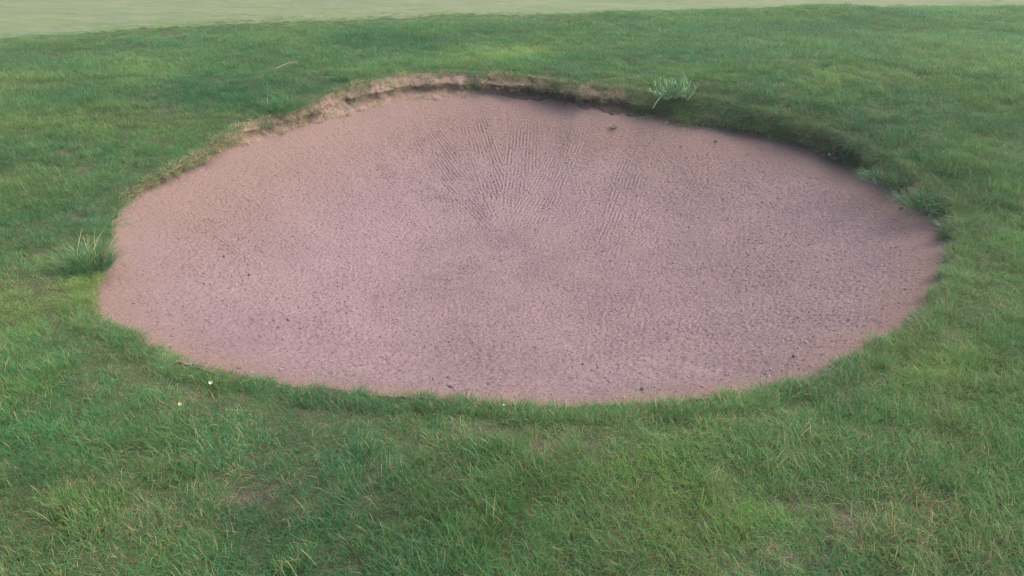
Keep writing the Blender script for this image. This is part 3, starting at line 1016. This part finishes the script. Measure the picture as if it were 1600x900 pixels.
tussock(1508, 356, 300, 0.11, 0.05, 0.12, 0.24, 0.05, 0.6, 'low grass tussock beside the right end of the sand', straws=0, lean=(0.1, 1.35))  # blade colour darkened here too, as painted shade

# long pale straw lying in the far grass
p0 = np.array(place(433, 119)) + [0, 0, .065]; p1 = np.array(place(467, 112)) + [0, 0, .085]
tr = np.linspace(0, 1, 7)[:, None]
ax = p0 * (1 - tr) + p1 * tr + np.array([0, 0, 0.012]) * np.sin(tr * math.pi)
o = link('straw_stem', mesh_np('straw_stem', *tube(ax - p0, 0.0022, 0.0016, 5)), mat_plain('pale_straw', (0.28, 0.30, 0.17), (0.36, 0.37, 0.22)))
o.location = p0
tag(o, 'single long pale straw lying across the grass beyond the far lip', 'straw')


# petals
def petal(px, py, size, lift_, tilt, mat, label):
    x0, y0, z0 = place(px, py)
    n1, n2 = 5, 12
    vs = [[0, 0, -0.25]]
    for a_ in range(1, n1):
        for b_ in range(n2):
            q = b_ * 2 * math.pi / n2; rr_q = a_ / (n1 - 1) * (1 + 0.14 * math.sin(3 * q + 1))
            vs.append([rr_q * math.cos(q), 0.8 * rr_q * math.sin(q), 0.35 * rr_q ** 2 - 0.25 + 0.1 * math.sin(2 * q)])
    fs = [[0, 1 + b_, 1 + (b_ + 1) % n2] for b_ in range(n2)]
    for a_ in range(n1 - 2):
        for b_ in range(n2):
            c0, c1 = 1 + a_ * n2, 1 + (a_ + 1) * n2
            fs += [[c0 + b_, c1 + b_, c1 + (b_ + 1) % n2], [c0 + b_, c1 + (b_ + 1) % n2, c0 + (b_ + 1) % n2]]
    me_ = mesh_np('petal', np.array(vs) * size, np.array(fs))
    o_ = link('petal', me_, mat)
    md = o_.modifiers.new('thick', 'SOLIDIFY'); md.thickness = 0.0007
    o_.location = (x0, y0, z0 + lift_); o_.rotation_euler = tilt
    tag(o_, label, 'petal', 'fallen petals in the near grass')


M_PETAL = mat_plain('petal_white', (0.50, 0.50, 0.44), (0.60, 0.59, 0.54), 200, 0.6, 0.3, 0.3)
M_PETALY = mat_plain('petal_cream', (0.45, 0.48, 0.27), (0.55, 0.56, 0.36), 200, 0.6, 0.3, 0.3)
petal(330, 605, 0.0072, 0.028, (0.9, 0.1, 0.4), M_PETAL, 'round white petal in the worn grass just below the lower left edge of the sand')
petal(284, 647, 0.006, 0.042, (0.6, 0.3, 0.1), M_PETALY, 'yellowish cream petal caught in the grass left of the white one')
petal(787, 640, 0.0036, 0.030, (0.3, -0.2, 0.7), M_PETAL, 'tiny white petal at the near rim, below the middle of the sand')


def on_sand(px, py):
    x0, y0, _ = sand_xy(px, py)
    return x0, y0, float(sand_height(np.array([x0]), np.array([y0]))[0][0])


def on_lip(px, py):
    """point of the lip strip nearest to the sight line of a pixel"""
    d = np.array(ray(px, py), float); d /= np.linalg.norm(d)
    Q = VL.reshape(-1, 3) - CAM
    al = Q @ d
    dist = np.linalg.norm(Q - al[:, None] * d, axis=1)
    return VL.reshape(-1, 3)[int(np.argmin(dist + 0.004 * al))]


# stones on the right bank
STONE_LABELS = ['pale stone at the sand edge, leftmost of those in the right bank', 'largest pale stone in the right bank cluster', 'pale stone just below the largest one in the right bank',
                'rightmost pale stone in the right bank cluster', 'small pale stone between the largest and the rightmost in the right bank',
                'small pale stone left of the cluster in the right bank', 'small pale stone low on the bank, just right of the leftmost one']
M_STONE = mat_plain('bank_stone', (0.28, 0.25, 0.20), (0.42, 0.38, 0.31), 150, 0.9, 0.1)
M_GREY = mat_plain('grey_stone', (0.22, 0.22, 0.23), (0.40, 0.40, 0.41), 150, 0.8, 0.2)
for k, (px, py, sz) in enumerate([(1203, 215, .016), (1279, 235, .019), (1286, 243, .014), (1307, 247, .015), (1297, 241, .012), (1261, 240, .013), (1217, 228, .012)]):
    p_ = on_lip(px, py)
    o = link('stone', lump(200 + k, 2, 0.65, 0.16), M_STONE)
    for f_ in o.data.polygons: f_.use_smooth = True
    o.location = p_ + np.array([-0.02, -0.045, 0.012]); o.scale = (sz, sz * .8, sz); o.rotation_euler = (0.2 * k, 0.3, k * 1.3)
    tag(o, STONE_LABELS[k], 'stone', 'pale stones in the right bank')
p_ = on_lip(1043, 190)
o = link('stone', lump(231, 2, 0.7, 0.18), M_GREY)
o.location = p_ + np.array([0, -0.04, 0.008]); o.scale = (.022, .017, .02)
tag(o, 'grey stone at the foot of the far bank, below the spiky weed', 'stone')

# root dangling from the lip
p_ = on_lip(884, 158)
o = empty('dangling_root', p_, 'dark crooked root dangling from the far soil lip onto the sand', 'root')
M_ROOT = mat_plain('dark_root', (0.05, 0.035, 0.03), (0.09, 0.065, 0.05))
main = np.array([[0, 0, .03], [0.0, -.02, .012], [-.012, -.035, -.01], [.004, -.05, -.03], [.018, -.062, -.045], [.03, -.07, -.065]])
link('root_strand', mesh_np('root_strand', *tube(main, .006, .003, 5)), M_ROOT, o)
link('root_strand', mesh_np('root_strand', *tube(main[1:5] * [-1.2, 1, .9] + [.0, 0, .004], .004, .002, 5)), M_ROOT, o)

# weed sprig growing in the far sand
x0, y0, z0 = on_sand(958, 203)
o = empty('weed_sprig', (x0, y0, z0), 'tiny dull green weed sprig growing alone in the far sand', 'weed')
M_SPRIG = mat_plain('sprig_leaf', (0.09, 0.10, 0.05), (0.16, 0.15, 0.08))
for k in range(7):
    az = k * 0.9 + rng.normal(0, .2)
    ax = arc((0, 0, 0), az, 0.028 + .012 * rng.random(), 0.5 + .4 * rng.random(), .4, 4)
    pc = [tube(ax, .0016, .001, 4)] + [leaflet(ax[q], az + sg * .8, .9, .016, .007) for q in (2, 3, 4) for sg in (-1, 1)]
    link('stem', mesh_np('stem', *joined(pc)), M_SPRIG, o)

# darker clods lying on the sand
CLOD_LABELS = ['dark sand clod close to the lower left edge, behind the white petal', 'small dark clod at the left lower edge, upper of the two there', 'dark clod near the bottom edge, left of its middle',
               'dark clod near the bottom edge, right of its middle', 'small dark clod just behind the one left of the bottom middle', 'largest dark clod, at the right end under the shaggy tussock',
               'dark clod in the left part, right of the grass tussock and lower of two', 'dark clod in the left part, right of the grass tussock and upper of two',
               'dark clod close to the lower right edge of the sand', 'small dark clod in the lower right, well inside the edge', 'small dark clod in the lower left, well inside the edge',
               'dark clod at the far sand edge under the green bank']
M_CLOD = mat_plain('sand_clod', (0.12, 0.08, 0.08), (0.19, 0.13, 0.13), 250, 0.95, 0.08)
for k, (px, py, sz) in enumerate([(374, 577, .009), (268, 543, .009), (705, 607, .012), (1003, 609, .010), (700, 590, .009), (1408, 327, .014), (390, 430, .011),
                                  (350, 401, .010), (1362, 540, .010), (1240, 560, .009), (450, 500, .009), (1118, 222, .013)]):
    p_ = on_sand(px, py)
    o = link('sand_clod', lump(300 + k, 2, 0.7, 0.2), M_CLOD)
    for f_ in o.data.polygons: f_.use_smooth = True
    o.location = (p_[0], p_[1], p_[2] + sz * .3); o.scale = (sz, sz * .85, sz); o.rotation_euler = (0.3, 0.2 * k, k)
    tag(o, CLOD_LABELS[k], 'sand clod', 'clods lying on the sand')


# ---------------------------------------------------------------- thin milky air
bpy_me = mesh_np('haze', np.array([[x_, y_, z_] for z_ in (-4, 2.4) for y_ in (-1000, 1000) for x_ in (-1000, 1000)], float),
                 np.array([[0, 2, 3, 1], [4, 5, 7, 6], [0, 1, 5, 4], [2, 6, 7, 3], [0, 4, 6, 2], [1, 3, 7, 5]]), smooth=False)
m = NT('thin_haze')
pv = m.n('ShaderNodeVolumePrincipled')
pv.inputs['Color'].default_value = (0.95, 0.97, 1.0, 1)
pv.inputs['Density'].default_value = 0.003
pv.inputs['Anisotropy'].default_value = 0.1
m.l(pv.outputs[0], m.out.inputs['Volume'])
tag(link('haze', bpy_me, m.m), kind='stuff')
